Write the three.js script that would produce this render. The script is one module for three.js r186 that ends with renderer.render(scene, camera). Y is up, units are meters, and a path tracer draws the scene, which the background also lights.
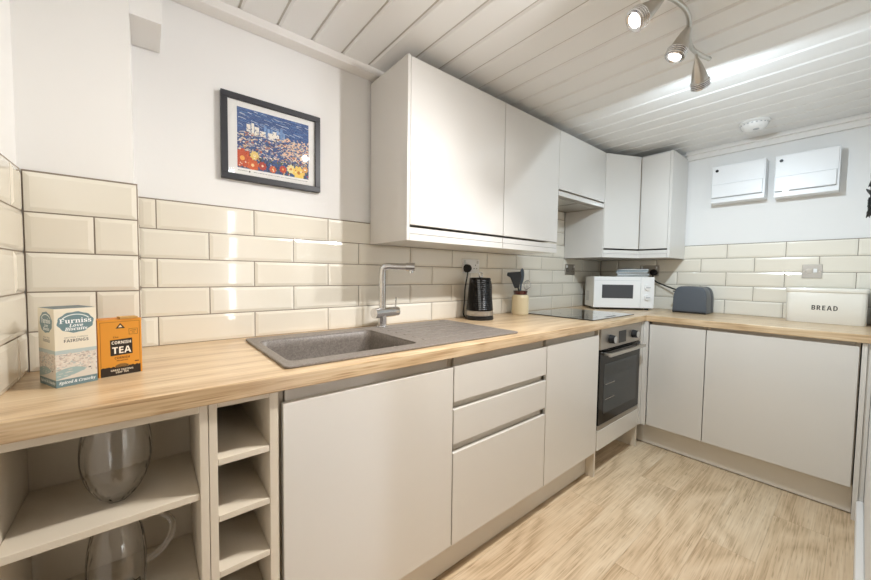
import * as THREE from 'three';
import { RoundedBoxGeometry } from 'three/addons/geometries/RoundedBoxGeometry.js';
import { mergeGeometries, mergeVertices, toCreasedNormals } from 'three/addons/utils/BufferGeometryUtils.js';
import { FontLoader } from 'three/addons/loaders/FontLoader.js';
import { TextGeometry } from 'three/addons/geometries/TextGeometry.js';

// ---------------------------------------------------------------- camera, sky, lights, exposure
const scene = new THREE.Scene();
const camera = new THREE.PerspectiveCamera(79.286, 871 / 580, 0.02, 60);
camera.position.set(-0.02742, 1.17018, 1.53498);
camera.up.set(0.0187572, 0.99889409, -0.0431134);
camera.lookAt(-0.02742 + 0.63532238, 1.17018 - 0.04520397, 1.53498 - 0.77092288);
scene.background = new THREE.Color(8.5, 9.0, 9.6);          // overcast daylight outside the narrow door glass
const renderer = new THREE.WebGLRenderer({ antialias: true });
renderer.toneMapping = THREE.LinearToneMapping;
renderer.toneMappingExposure = 1.39;
renderer.shadowMap.enabled = true;

// lamps of the spotlight bar: pivot x on the bar, lens centre, direction, colour, strength
const WARM = new THREE.Color(1.0, 0.95, 0.86), NEUTRAL = new THREE.Color(1.0, 0.985, 0.98), COOL = new THREE.Color(0.77, 0.9, 1.0);
const SPOTS = [
  { pin: 0.98, lens: [0.86, 1.985, 1.03], dir: [-0.6, -0.79, -0.1], color: WARM, power: 1.7, spill: 0.15, edge: 0.6 },
  { pin: 1.3, lens: [1.165, 1.97, 1.048], dir: [-0.63, -0.62, -0.45], color: NEUTRAL, power: 1.55, spill: 0.34, edge: 0.6 },
  { pin: 1.515, lens: [1.49, 1.98, 1.062], dir: [-0.26, -0.92, -0.28], color: NEUTRAL, power: 3.0, spill: 0.14, edge: 0.6, beam: 0.86 },
  { pin: 1.72, lens: [1.785, 1.968, 1.072], dir: [0.68, -0.73, -0.02], color: COOL, power: 2.7, spill: 0.24, edge: 0.07 },
];
const BEAM = 1.08, SPILL = 1.565;                                             // half angles of the beam and of the weaker spill of each lamp

// ---------------------------------------------------------------- helpers
let seed = 12345;
const rnd = () => { seed = (seed * 1664525 + 1013904223) >>> 0; return seed / 4294967296; };
const used = new Map();
function numbered(n) { const k = used.get(n) || 0; used.set(n, k + 1); return k ? n + '_' + String(k).padStart(3, '0') : n; }
function thing(name, label, category, at = [0, 0, 0], turn = 0, group) {
  const o = new THREE.Group(); o.name = numbered(name); o.position.set(...at); o.rotation.y = turn;
  o.userData = { label, category }; if (group) o.userData.group = group;
  scene.add(o); return o;
}
function structure(name, geometry, material, label, category) {
  const m = new THREE.Mesh(geometry, material); m.name = numbered(name); m.castShadow = m.receiveShadow = true;
  m.userData = { kind: 'structure', label, category }; scene.add(m); return m;
}
// geometry is given in world metres unless local = true (things that are turned)
function part(parent, name, geometry, material, local = false, label) {
  if (!local) { const p = new THREE.Vector3(); for (let q = parent; q && q !== scene; q = q.parent) p.add(q.position); geometry.translate(-p.x, -p.y, -p.z); }
  const m = new THREE.Mesh(geometry, material); m.name = name; m.castShadow = m.receiveShadow = true;
  if (label) m.userData.label = label;
  parent.add(m); return m;
}
function uvMetres(g, grain = 'x', su = 1, sv = 1, ou = 0, ov = 0) {       // box-projected uv in metres, u runs with the grain
  const n = g.index ? g.toNonIndexed() : g, p = n.attributes.position, nn = n.attributes.normal, uv = new Float32Array(p.count * 2);
  for (let i = 0; i < p.count; i += 3) {
    let ax = 0, ay = 0, az = 0;
    for (let k = 0; k < 3; k++) { ax += Math.abs(nn.getX(i + k)); ay += Math.abs(nn.getY(i + k)); az += Math.abs(nn.getZ(i + k)); }
    for (let k = 0; k < 3; k++) {
      const x = p.getX(i + k), y = p.getY(i + k), z = p.getZ(i + k); let u, v;
      if (grain === 'x') { if (ay >= ax && ay >= az) { u = x; v = z; } else if (az >= ax) { u = x; v = y + 0.31; } else { u = z; v = y; } }
      else if (grain === 'z') { if (ay >= ax && ay >= az) { u = z; v = x; } else if (ax >= az) { u = z; v = y + 0.31; } else { u = x; v = y; } }
      else { if (ay >= ax && ay >= az) { u = x; v = z; } else if (az >= ax) { u = y; v = x; } else { u = y; v = z; } }
      uv[(i + k) * 2] = u * su + ou; uv[(i + k) * 2 + 1] = v * sv + ov;
    }
  }
  n.setAttribute('uv', new THREE.BufferAttribute(uv, 2)); return n;
}
const plain = (g) => { const n = g.index ? g.toNonIndexed() : g; for (const k of Object.keys(n.attributes)) if (!['position', 'normal', 'uv'].includes(k)) n.deleteAttribute(k); return n; };
const join = (list) => mergeGeometries(list.map(plain));
function box(x0, x1, y0, y1, z0, z1, r = 0.0015, seg = 1) {
  const w = x1 - x0, h = y1 - y0, d = z1 - z0;
  const g = r > 0 ? new RoundedBoxGeometry(w, h, d, seg, Math.min(r, w / 2.01, h / 2.01, d / 2.01)) : new THREE.BoxGeometry(w, h, d);
  return g.translate((x0 + x1) / 2, (y0 + y1) / 2, (z0 + z1) / 2);
}
const V2 = (x, y) => new THREE.Vector2(x, y), V3 = (x, y, z) => new THREE.Vector3(x, y, z);
const lathe = (pts, seg = 40) => new THREE.LatheGeometry(pts.map(([r, y]) => V2(r, y)), seg);
const creased = (g, a = 0.6) => toCreasedNormals(g, a);
function tube(points, r, seg = 40, rad = 10, closed = false) { return new THREE.TubeGeometry(new THREE.CatmullRomCurve3(points.map((p) => V3(...p)), closed, 'centripetal'), seg, r, rad, closed); }
function cyl(a, b, r0, r1 = r0, seg = 24) {                                    // capped cylinder from a to b
  const A = V3(...a), B = V3(...b), d = B.clone().sub(A), g = new THREE.CylinderGeometry(r1, r0, d.length(), seg);
  g.applyQuaternion(new THREE.Quaternion().setFromUnitVectors(V3(0, 1, 0), d.normalize()));
  return g.translate((A.x + B.x) / 2, (A.y + B.y) / 2, (A.z + B.z) / 2);
}
function roundRect(x0, x1, y0, y1, r, S = THREE.Shape) {
  const s = new S(); s.moveTo(x0 + r, y0); s.lineTo(x1 - r, y0); s.quadraticCurveTo(x1, y0, x1, y0 + r); s.lineTo(x1, y1 - r); s.quadraticCurveTo(x1, y1, x1 - r, y1);
  s.lineTo(x0 + r, y1); s.quadraticCurveTo(x0, y1, x0, y1 - r); s.lineTo(x0, y0 + r); s.quadraticCurveTo(x0, y0, x0 + r, y0); return s;
}
function slab(shape, top, thick, bevel = 0.003, seg = 2) {                     // shape in (x, z), flat, its top at y = top
  const g = new THREE.ExtrudeGeometry(shape, { depth: thick - 2 * bevel, bevelEnabled: bevel > 0, bevelThickness: bevel, bevelSize: bevel, bevelOffset: -bevel, bevelSegments: seg, curveSegments: 8 });
  return g.rotateX(Math.PI / 2).translate(0, top - bevel, 0);
}

// ---------------------------------------------------------------- procedural textures
function lattice(n) { const a = new Float32Array(n); for (let i = 0; i < n; i++) a[i] = rnd(); return a; }
const LAT = lattice(65536);
const h2 = (x, y, s) => LAT[((x * 73 + y * 1571 + s * 9151) ^ (x * y * 31 + s * 17)) & 65535];
function pn(x, y, px, py, s = 0) {                                            // periodic value noise
  const xi = Math.floor(x), yi = Math.floor(y), fx = x - xi, fy = y - yi, u = fx * fx * (3 - 2 * fx), v = fy * fy * (3 - 2 * fy);
  const m = (a, p) => ((a % p) + p) % p, x0 = m(xi, px), x1 = m(xi + 1, px), y0 = m(yi, py), y1 = m(yi + 1, py);
  return (h2(x0, y0, s) * (1 - u) + h2(x1, y0, s) * u) * (1 - v) + (h2(x0, y1, s) * (1 - u) + h2(x1, y1, s) * u) * v;
}
function dataTex(w, h, fn, srgb = true) {
  const d = new Uint8Array(w * h * 4);
  for (let y = 0; y < h; y++) for (let x = 0; x < w; x++) { const c = fn(x / w, y / h), i = (y * w + x) * 4; d[i] = c[0]; d[i + 1] = c[1]; d[i + 2] = c[2]; d[i + 3] = 255; }
  const t = new THREE.DataTexture(d, w, h); t.wrapS = t.wrapT = THREE.RepeatWrapping; t.magFilter = THREE.LinearFilter; t.minFilter = THREE.LinearMipmapLinearFilter;
  if (srgb) t.colorSpace = THREE.SRGBColorSpace; t.needsUpdate = true; return t;
}
const mixc = (a, b, t) => [a[0] + (b[0] - a[0]) * t, a[1] + (b[1] - a[1]) * t, a[2] + (b[2] - a[2]) * t];
// oak: grain runs with u; rings warped by slow noise give cathedrals
function oak(light, mid, dark, { rings = 9, warp = 1.6, pore = 0.5, s = 1, w = 1024, h = 512 } = {}) {
  return dataTex(w, h, (u, v) => {
    const slow = pn(u * 3, v * 3, 3, 3, s) * warp + pn(u * 6, v * 9, 6, 9, s + 1) * warp * 0.35;
    const ring = Math.abs((((v * rings + slow) % 1) + 1) % 1 * 2 - 1);
    const fibre = pn(u * 10, v * 150, 10, 150, s + 2), fine = pn(u * 20, v * 420, 20, 420, s + 3), broad = pn(u * 2, v * 6, 2, 6, s + 4);
    let t = 0.32 * ring + 0.4 * fibre + 0.28 * broad;
    let c = t < 0.5 ? mixc(light, mid, t * 2) : mixc(mid, dark, (t - 0.5) * 1.5);
    const p = Math.max(0, fine - 0.68) * 3 * pore * (0.4 + 0.8 * ring);
    return mixc(c, dark, Math.min(0.8, p)).map((k) => Math.max(0, Math.min(255, k)));
  });
}
const texWorktop = oak([236, 215, 184], [214, 186, 148], [150, 114, 78], { rings: 5, warp: 2.4, pore: 0.8, s: 3 });
const texFloor = oak([238, 220, 192], [219, 195, 162], [158, 130, 97], { rings: 4, warp: 2.2, pore: 0.8, s: 9 });
const speckle = (base, amp, s, n = 256) => dataTex(256, 256, (u, v) => { const k = (pn(u * n, v * n, n, n, s) - 0.5) * amp + (pn(u * 60, v * 60, 60, 60, s + 1) - 0.5) * amp * 0.6; return base.map((b) => Math.max(0, Math.min(255, b + k))); });
const bumpPlaster = dataTex(256, 256, (u, v) => { const k = 255 * (0.5 * pn(u * 24, v * 24, 24, 24, 5) + 0.35 * pn(u * 70, v * 70, 70, 70, 6) + 0.15 * pn(u * 200, v * 200, 200, 200, 7)); return [k, k, k]; }, false);

// ---------------------------------------------------------------- materials
const std = (o) => new THREE.MeshStandardMaterial(o), phy = (o) => new THREE.MeshPhysicalMaterial(o);
const M = {
  plaster: std({ name: 'white wall paint', color: 0xf3f2f0, roughness: 0.85, bumpMap: bumpPlaster, bumpScale: 0.0002 }),
  ceilingBoard: phy({ name: 'white plastic cladding', color: 0xf4f4f3, roughness: 0.42, clearcoat: 0.15, clearcoatRoughness: 0.3 }),
  ceilingBack: std({ name: 'grey cladding tongue', color: 0xc9c5be, roughness: 0.7 }),
  trim: std({ name: 'white gloss trim', color: 0xf3f0ec, roughness: 0.4 }),
  grout: std({ name: 'taupe grout', color: 0x8f8274, roughness: 0.95 }),
  floorBase: std({ name: 'dark floor underlay', color: 0xa08a6c, roughness: 0.9 }),
  front: phy({ name: 'cashmere gloss door', color: 0xddd8d0, roughness: 0.3, clearcoat: 0.75, clearcoatRoughness: 0.07 }),
  frontWall: phy({ name: 'light cashmere gloss door', color: 0xdedbd6, roughness: 0.3, clearcoat: 0.75, clearcoatRoughness: 0.06 }),
  carcass: std({ name: 'cashmere carcass', color: 0xe0d5c3, roughness: 0.55 }),
  rail: std({ name: 'taupe handle rail', color: 0xcbc3b7, roughness: 0.5 }),
  plinth: std({ name: 'cashmere plinth', color: 0xdfd7ca, roughness: 0.45 }),
  chrome: std({ name: 'chrome', color: 0xd9d9da, roughness: 0.12, metalness: 1 }),
  steel: std({ name: 'brushed steel', color: 0xb8b2aa, roughness: 0.45, metalness: 1 }),
  nickel: std({ name: 'satin nickel', color: 0xc9c6c0, roughness: 0.32, metalness: 1 }),
  black: std({ name: 'black plastic', color: 0x131313, roughness: 0.35 }),
  blackGloss: phy({ name: 'black glass', color: 0x050506, roughness: 0.05, specularIntensity: 0.7 }),
  blackMatt: std({ name: 'matt black rubber', color: 0x1b1b1c, roughness: 0.7 }),
  whitePlastic: phy({ name: 'white plastic', color: 0xf4f4f3, roughness: 0.3, clearcoat: 0.4, clearcoatRoughness: 0.15 }),
  greyLine: std({ name: 'grey plastic line', color: 0xb9bcc0, roughness: 0.5 }),
};
M.tiles = [0xf0eadc, 0xeee7d8, 0xf1ecdf].map((c, i) => phy({ name: 'cream glazed tile ' + 'abc'[i], color: c, roughness: 0.2, clearcoat: 1, clearcoatRoughness: 0.05 }));
M.worktop = phy({ name: 'oak laminate', map: texWorktop, roughness: 0.34, clearcoat: 0.25, clearcoatRoughness: 0.22 });
M.floors = [0, 1, 2].map((i) => { const t = texFloor.clone(); t.offset.set(i * 0.37, i * 0.29); t.needsUpdate = true; return std({ name: 'light oak vinyl ' + 'abc'[i], map: t, roughness: 0.45, color: [0xffffff, 0xfbf8f4, 0xfdfaf7][i] }); });
M.granite = std({ name: 'taupe granite composite', map: speckle([126, 118, 111], 34, 21), roughness: 0.45 });

// ---------------------------------------------------------------- dimensions (metres)
const L = 3.2156, XL = -0.262, PX = -0.045, PZ = 0.215, ZR = 1.59, YC = 2.125, T = 1.4125, RP = 0.1003, TW = 0.303, WT = 0.91;
const PL = 0.008;                                                             // tile face stands this far off the plaster

// ---------------------------------------------------------------- room shell
const floor = structure('floor', box(XL - 0.12, L + 0.12, -0.08, -0.004, -0.12, ZR + 0.12, 0), M.floorBase, 'light oak plank floor of the kitchen', 'floor');
{
  const pw = 0.182, pl = 1.22; let row = 0;
  for (let z = 0.40; z < ZR; z += pw, row++) {
    const z1 = Math.min(z + pw, ZR);
    for (let x = XL - 0.9 + ((row * 0.457) % pl); x < L; x += pl) {
      const a = Math.max(x, XL - 0.005), b = Math.min(x + pl, L); if (b - a < 0.02) continue;
      const g = box(a + 0.0002, b - 0.0002, -0.006, 0, z + 0.0002, z1 - 0.0002, 0.0005);
      part(floor, numbered('plank'), uvMetres(g, 'x', 1 / 1.3, 1 / 0.62, row * 0.43, row * 0.31 + Math.floor(x * 3) * 0.17), M.floors[(row + Math.floor((x + 5) / pl)) % 3]);
    }
  }
}
const ceiling = structure('ceiling', box(XL - 0.12, L + 0.12, YC + 0.0075, YC + 0.09, -0.12, ZR + 0.12, 0), M.ceilingBack, 'white boarded ceiling', 'ceiling');
{
  const bw = 0.1327, s = new THREE.Shape(), e = 0.006, c = 0.0065;            // chamfered board section, hung face down
  s.moveTo(-bw / 2 + e * 0.6, 0.0075); s.lineTo(-bw / 2 + e * 0.6 + c, 0); s.lineTo(bw / 2 - e * 0.6 - c, 0); s.lineTo(bw / 2 - e * 0.6, 0.0075);
  const g0 = new THREE.ExtrudeGeometry(s, { depth: ZR + PL + 0.01, bevelEnabled: false });
  for (let k = -5; k < 25; k++) {
    const x = 0.25 + (k + 0.5) * bw; if (x < XL - 0.07 || x > L + 0.07) continue;
    const m = new THREE.Mesh(g0, M.ceilingBoard); m.name = numbered('board'); m.position.set(x, YC, -PL); m.castShadow = m.receiveShadow = true; ceiling.add(m);
  }
}
const plasterBox = (a, b, c, d, e, f) => uvMetres(box(a, b, c, d, e, f, 0), 'x', 2, 2);
const wallBack = structure('wall_back', plasterBox(XL - 0.12, L + 0.12, -0.08, YC + 0.03, -0.12, -PL), M.plaster, 'white wall behind the sink with cream metro tiles', 'wall');
const wallFar = structure('wall_far', plasterBox(L + PL, L + 0.12, -0.08, YC + 0.03, -PL, ZR + 0.12), M.plaster, 'white end wall with meter boxes above cream metro tiles', 'wall');
const wallLeft = structure('wall_left', plasterBox(XL - 0.12, XL - PL, -0.08, YC + 0.03, -PL, ZR + 0.12), M.plaster, 'white side wall beside the biscuit box', 'wall');
const wallPillar = structure('wall_pillar', plasterBox(XL - PL, PX - PL, -0.004, YC + 0.01, -PL, PZ - PL), M.plaster, 'white boxed-out pillar in the corner with three wide tiles', 'wall');
// front wall: an open doorway where the camera stands, a slim glass strip, a closed door
structure('wall_right', join([
  plasterBox(0.43, 0.465, -0.08, YC + 0.03, ZR, ZR + 0.1), plasterBox(0.525, 0.74, -0.08, YC + 0.03, ZR, ZR + 0.1), plasterBox(0.465, 0.525, 1.98, YC + 0.03, ZR, ZR + 0.1),
  plasterBox(0.465, 0.525, -0.08, 0.2, ZR, ZR + 0.1), plasterBox(0.74, 1.5, 1.98, YC + 0.03, ZR, ZR + 0.1), plasterBox(XL - PL, 0.43, 2.0, YC + 0.03, ZR, ZR + 0.1), plasterBox(XL - PL, -0.2, -0.08, 2.0, ZR, ZR + 0.1), plasterBox(1.5, L + PL, -0.08, YC + 0.03, ZR, ZR + 0.1)]), M.plaster, 'white wall at the right edge above the skirting board', 'wall');
structure('window_1', box(0.467, 0.523, 0.202, 1.978, ZR + 0.045, ZR + 0.049, 0), phy({ name: 'clear glass', color: 0xffffff, roughness: 0.02, transmission: 1, thickness: 0 }), 'slim glass strip in the wall behind the camera', 'window');
structure('wall_hall', join([plasterBox(-0.7, -0.6, -0.08, YC + 0.1, ZR + 0.1, 2.9), plasterBox(0.35, 0.43, -0.08, YC + 0.1, ZR + 0.1, 2.9), plasterBox(-0.7, 0.43, -0.08, YC + 0.1, 2.9, 3.0), plasterBox(-0.7, 0.43, YC + 0.03, YC + 0.1, ZR + 0.1, 2.9), plasterBox(-0.7, -0.26, -0.08, YC + 0.03, ZR, ZR + 0.1), plasterBox(-0.7, 0.43, -0.1, -0.004, ZR + 0.1, 2.9)]), std({ name: 'beige hall paint', color: 0xa59682, roughness: 0.85 }), 'dim beige hall behind the camera', 'hall');
{
  const d = thing('door_1', 'beige painted panel door behind the camera', 'door', [1.12, 0, ZR + 0.03]); d.userData.kind = 'structure';
  const beige = std({ name: 'beige door paint', color: 0xb5a895, roughness: 0.5 });
  part(d, 'door_leaf', box(0.745, 1.495, 0, 1.977, ZR + 0.03, ZR + 0.07, 0.002), beige);
  for (const [a, b] of [[0.2, 0.95], [1.05, 1.85]]) for (const [p, q] of [[0.85, 1.09], [1.15, 1.39]]) part(d, 'raised_panel', box(p, q, a, b, ZR + 0.02, ZR + 0.032, 0.005), beige);
  part(d, 'door_handle', join([cyl([0.81, 1.0, ZR + 0.03], [0.81, 1.0, ZR - 0.02], 0.01), cyl([0.81, 1.0, ZR - 0.018], [0.92, 1.0, ZR - 0.018], 0.008)]), M.chrome);
}
structure('baseboard_right', box(1.58, 2.66, 0, 0.1, ZR - 0.024, ZR, 0.006, 2), M.trim, 'white skirting board along the right wall', 'skirting');
structure('trim_1', join([box(PX - 0.02, L, 2.094, YC + 0.004, -PL, 0.055, 0.003)]), M.trim, 'white boxed cornice above the sink wall', 'cornice');
structure('trim_2', join([box(L - 0.018, L + PL, 2.062, YC, 0.64, ZR, 0.004), box(L - 0.04, L + PL, 2.098, YC, 0.64, ZR, 0.006, 2)]), M.trim, 'white cornice above the meter boxes', 'cornice');
structure('trim_3', uvMetres(box(PX - PL, 0.02, 1.905, YC + 0.004, -PL, 0.172, 0.001), 'x', 2, 2), M.plaster, 'short white boxing hanging beside the pillar at the ceiling', 'boxing');

// ---------------------------------------------------------------- metro tiles
const tileCache = new Map();
function tileGeometry(w, h) {
  const key = w.toFixed(4) + h.toFixed(4); if (tileCache.has(key)) return tileCache.get(key);
  const b = Math.min(0.0095, w * 0.3), B = -0.004, e = 0.0003, c = 0.0023, W = w / 2, H = h / 2;
  const ring = (x, y, z) => [[-x, -y, z], [x, -y, z], [x, y, z], [-x, y, z]];
  const R = [ring(W, H, B), ring(W, H, -e), ring(W - b, H - b, c - e), ring(W - b - 0.0012, H - b - 0.0012, c)], pos = [];
  for (let k = 0; k < 3; k++) for (let i = 0; i < 4; i++) { const j = (i + 1) % 4; pos.push(...R[k][i], ...R[k][j], ...R[k + 1][j], ...R[k][i], ...R[k + 1][j], ...R[k + 1][i]); }
  pos.push(...R[3][0], ...R[3][1], ...R[3][2], ...R[3][0], ...R[3][2], ...R[3][3]);
  let g = new THREE.BufferGeometry(); g.setAttribute('position', new THREE.Float32BufferAttribute(pos, 3)); g.computeVertexNormals();
  g = creased(mergeVertices(g), 0.12); tileCache.set(key, g); return g;
}
// place(u, y) gives the tile centre; rows of joints between u0 and u1
function tileRows(wall, rows, u0, u1, place, turn) {
  const G = 0.0016;
  for (const { y1, y0, joints } of rows) {
    const cuts = [u0, ...joints.filter((j) => j > u0 + 0.012 && j < u1 - 0.012), u1].sort((a, b) => a - b);
    for (let i = 0; i + 1 < cuts.length; i++) {
      const w = cuts[i + 1] - cuts[i] - 2 * G, h = y1 - y0 - 2 * G, m = new THREE.Mesh(tileGeometry(w, h), M.tiles[Math.floor(rnd() * 3)]);
      m.name = numbered('tile'); m.castShadow = m.receiveShadow = true;
      m.position.set(...place((cuts[i] + cuts[i + 1]) / 2, (y0 + y1) / 2)); m.rotation.y = turn + (rnd() - 0.5) * 0.006; m.rotation.x = turn ? 0 : (rnd() - 0.5) * 0.006;
      wall.add(m);
    }
  }
}
const seq = (o, n0, n1) => Array.from({ length: n1 - n0 + 1 }, (_, i) => o + (n0 + i) * TW);
const rowsFrom = (odd, even, k0 = 0, k1 = 4) => Array.from({ length: k1 - k0 + 1 }, (_, i) => k0 + i).map((k) => ({ y1: T - k * RP, y0: k === 4 ? WT : T - (k + 1) * RP, joints: k % 2 === 0 ? odd : even }));
const groutSlab = (wall, g) => part(wall, 'grout', g, M.grout);
groutSlab(wallBack, box(PX, L, WT, T + 0.003, -PL, -0.0018, 0)); groutSlab(wallBack, box(1.95, 2.58, T, 1.74, -PL, -0.0018, 0));
tileRows(wallBack, rowsFrom(seq(0, -1, 11), seq(TW / 2, -1, 11)), PX, L - 0.002, (u, y) => [u, y, 0], 0);
tileRows(wallBack, rowsFrom(seq(0, -1, 11), seq(TW / 2, -1, 11), -3, -1).map((r) => ({ ...r, joints: r.joints })), 1.952, 2.578, (u, y) => [u, y, 0], 0);
groutSlab(wallFar, box(L + 0.0018, L + PL, WT, T + 0.003, 0, ZR, 0));
tileRows(wallFar, rowsFrom(seq(0.9115, -3, 3), seq(0.9115 - TW / 2, -3, 3)), 0.002, ZR, (u, y) => [L, y, u], -Math.PI / 2);
groutSlab(wallPillar, box(XL, PX + 0.001, WT, T + 0.003, PZ - PL, PZ - 0.0018, 0)); groutSlab(wallPillar, box(PX - PL, PX - 0.0018, WT, T + 0.003, 0, PZ - PL, 0));
tileRows(wallPillar, rowsFrom([], [-0.135]), XL + 0.001, PX, (u, y) => [u, y, PZ], 0);
tileRows(wallPillar, rowsFrom([], [-0.1]), -PZ + 0.004, -0.004, (u, y) => [PX, y, -u], Math.PI / 2);
groutSlab(wallLeft, box(XL - PL, XL - 0.0018, WT, T + 0.003, PZ, ZR - 0.3, 0));
tileRows(wallLeft, rowsFrom([-0.305, -0.608, -0.911, -1.214], [-0.455, -0.758, -1.061]), -(ZR - 0.3), -PZ - 0.002, (u, y) => [XL, y, -u], Math.PI / 2);

// ---------------------------------------------------------------- base units
const DZ = 0.605, DX = 2.605, DT = 0.019;
function carcassPanels(u, x0, x1, y0 = 0.15, y1 = 0.868, z0 = 0.02, z1 = 0.5715) {
  part(u, 'side_panel', box(x0 + 0.001, x0 + 0.017, y0, y1, z0, z1, 0.001), M.carcass); part(u, 'side_panel', box(x1 - 0.017, x1 - 0.001, y0, y1, z0, z1, 0.001), M.carcass);
  part(u, 'bottom_panel', box(x0 + 0.017, x1 - 0.017, y0, y0 + 0.016, z0, z1, 0.001), M.carcass); part(u, 'back_panel', box(x0 + 0.017, x1 - 0.017, y0 + 0.016, y1, z0, z0 + 0.008, 0.001), M.carcass);
}
const topRail = (u, x0, x1, y = 0.8) => part(u, 'handle_rail', box(x0 + 0.018, x1 - 0.018, y, 0.868, 0.572, 0.5852, 0.001), M.rail);
{ // open shelf unit
  const u = thing('shelf_unit', 'open base unit with two shelves holding glass vessels at the left end', 'shelf unit', [-0.094, 0.15, 0.48]);
  part(u, 'side_panel', box(-0.26, -0.245, 0.15, 0.868, 0.345, 0.6), M.carcass); part(u, 'side_panel', box(0.057, 0.0735, 0.15, 0.868, 0.345, 0.602), M.carcass);
  part(u, 'back_panel', box(-0.245, 0.057, 0.15, 0.868, 0.345, 0.353), M.carcass);
  part(u, 'top_rail', box(-0.245, 0.057, 0.85, 0.868, 0.353, 0.602), M.carcass);
  for (const y of [0.664, 0.427, 0.166]) part(u, 'shelf', box(-0.2445, 0.0565, y - 0.016, y, 0.354, 0.599), M.carcass);
}
{ // wine rack
  const u = thing('wine_rack', 'narrow open wine rack of square cells beside the sink cupboard', 'wine rack', [0.15, 0.15, 0.35]);
  part(u, 'side_panel', box(0.075, 0.092, 0.15, 0.868, 0.05, 0.6), M.carcass); part(u, 'side_panel', box(0.205, 0.2265, 0.15, 0.868, 0.05, 0.6), M.carcass);
  part(u, 'back_panel', box(0.092, 0.205, 0.15, 0.868, 0.05, 0.06), M.carcass); part(u, 'top_rail', box(0.092, 0.205, 0.854, 0.868, 0.06, 0.6), M.carcass);
  part(u, 'shelf', box(0.0925, 0.2045, 0.15, 0.166, 0.061, 0.599), M.carcass);
  for (let k = 0; k < 4; k++) part(u, 'shelf', box(0.0925, 0.2045, 0.731 - k * 0.1365 - 0.016, 0.731 - k * 0.1365, 0.061, 0.599), M.carcass);
}
{ // sink cupboard
  const u = thing('base_cabinet', 'wide gloss cupboard door under the sink bowl beside the wine rack', 'cabinet', [0.53, 0.15, 0.3], 0, 'handleless base units');
  carcassPanels(u, 0.229, 0.831); topRail(u, 0.229, 0.831);
  part(u, 'door', box(0.236, 0.829, 0.155, 0.831, DZ - DT, DZ, 0.002, 2), M.front);
}
{ // drawer unit
  const u = thing('drawer_unit', 'gloss base unit of three drawers under the draining board', 'drawers', [1.13, 0.15, 0.3], 0, 'handleless base units');
  carcassPanels(u, 0.832, 1.43); topRail(u, 0.832, 1.43);
  for (const [a, b] of [[0.7, 0.834], [0.541, 0.672], [0.155, 0.508]]) part(u, 'drawer', box(0.834, 1.427, a, b, DZ - DT, DZ, 0.002, 2), M.front);
  for (const [a, b] of [[0.66, 0.712], [0.495, 0.552]]) part(u, 'handle_rail', box(0.849, 1.413, a, b, 0.572, 0.5852, 0.001), M.rail);
}
{ // cupboard left of oven
  const u = thing('base_cabinet', 'narrower gloss cupboard between the drawers and the oven', 'cabinet', [1.69, 0.15, 0.3], 0, 'handleless base units');
  carcassPanels(u, 1.431, 1.951); topRail(u, 1.431, 1.951);
  part(u, 'door', box(1.432, 1.949, 0.155, 0.836, DZ - DT, DZ, 0.002, 2), M.front);
}
{ // oven housing
  const u = thing('oven_housing', 'gloss oven housing panel and corner post below the black oven', 'cabinet', [2.27, 0.0, 0.3]);
  part(u, 'side_panel', box(1.952, 1.967, 0.0, 0.868, 0.1, 0.596, 0.001), M.carcass); part(u, 'side_panel', box(2.545, 2.56, 0.0, 0.868, 0.1, 0.596, 0.001), M.carcass);
  part(u, 'lower_panel', box(1.968, 2.5445, 0.155, 0.271, DZ - DT, DZ, 0.002, 2), M.front);
  part(u, 'shelf', box(1.968, 2.544, 0.245, 0.262, 0.1, 0.58), M.carcass);
  part(u, 'corner_post', box(2.561, 2.603, 0.155, 0.868, 0.585, 0.607, 0.001), M.front); part(u, 'corner_post', box(2.583, 2.605, 0.155, 0.868, 0.608, 0.634, 0.001), M.front);
  part(u, 'recessed_plinth', box(1.968, 2.544, 0.004, 0.15, 0.43, 0.446, 0.001), M.plinth);
}
function farUnit(label, z0, z1, d0, d1) {
  const u = thing('base_cabinet', label, 'cabinet', [2.9, 0.15, (z0 + z1) / 2], 0, 'handleless base units');
  part(u, 'side_panel', box(2.627, 3.19, 0.15, 0.868, z0 + 0.001, z0 + 0.017), M.carcass); part(u, 'side_panel', box(2.627, 3.19, 0.15, 0.868, z1 - 0.017, z1 - 0.001), M.carcass);
  part(u, 'bottom_panel', box(2.627, 3.19, 0.15, 0.166, z0 + 0.017, z1 - 0.017), M.carcass); part(u, 'back_panel', box(3.18, 3.19, 0.166, 0.868, z0 + 0.017, z1 - 0.017), M.carcass);
  part(u, 'handle_rail', box(2.6248, 2.638, 0.8, 0.868, z0 + 0.018, z1 - 0.018), M.rail);
  part(u, 'door', box(DX, DX + DT, 0.155, 0.85, d0, d1, 0.002, 2), M.front);
}
farUnit('smaller gloss cupboard door beside the corner post, below the toaster', 0.64, 0.948, 0.637, 0.9465);
farUnit('wide gloss cupboard door under the bread bin', 0.949, 1.551, 0.9505, 1.546);
{ const e = thing('end_panel', 'tall narrow end panel closing the far units against the right wall', 'panel', [2.9, 0, 1.57]);
  part(e, 'panel', box(2.602, 3.2, 0, 0.868, 1.5535, 1.571, 0.001), M.front); part(e, 'filler_strip', box(2.612, 3.2, 0, 0.868, 1.5715, 1.5885, 0.001), M.front); }
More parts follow.
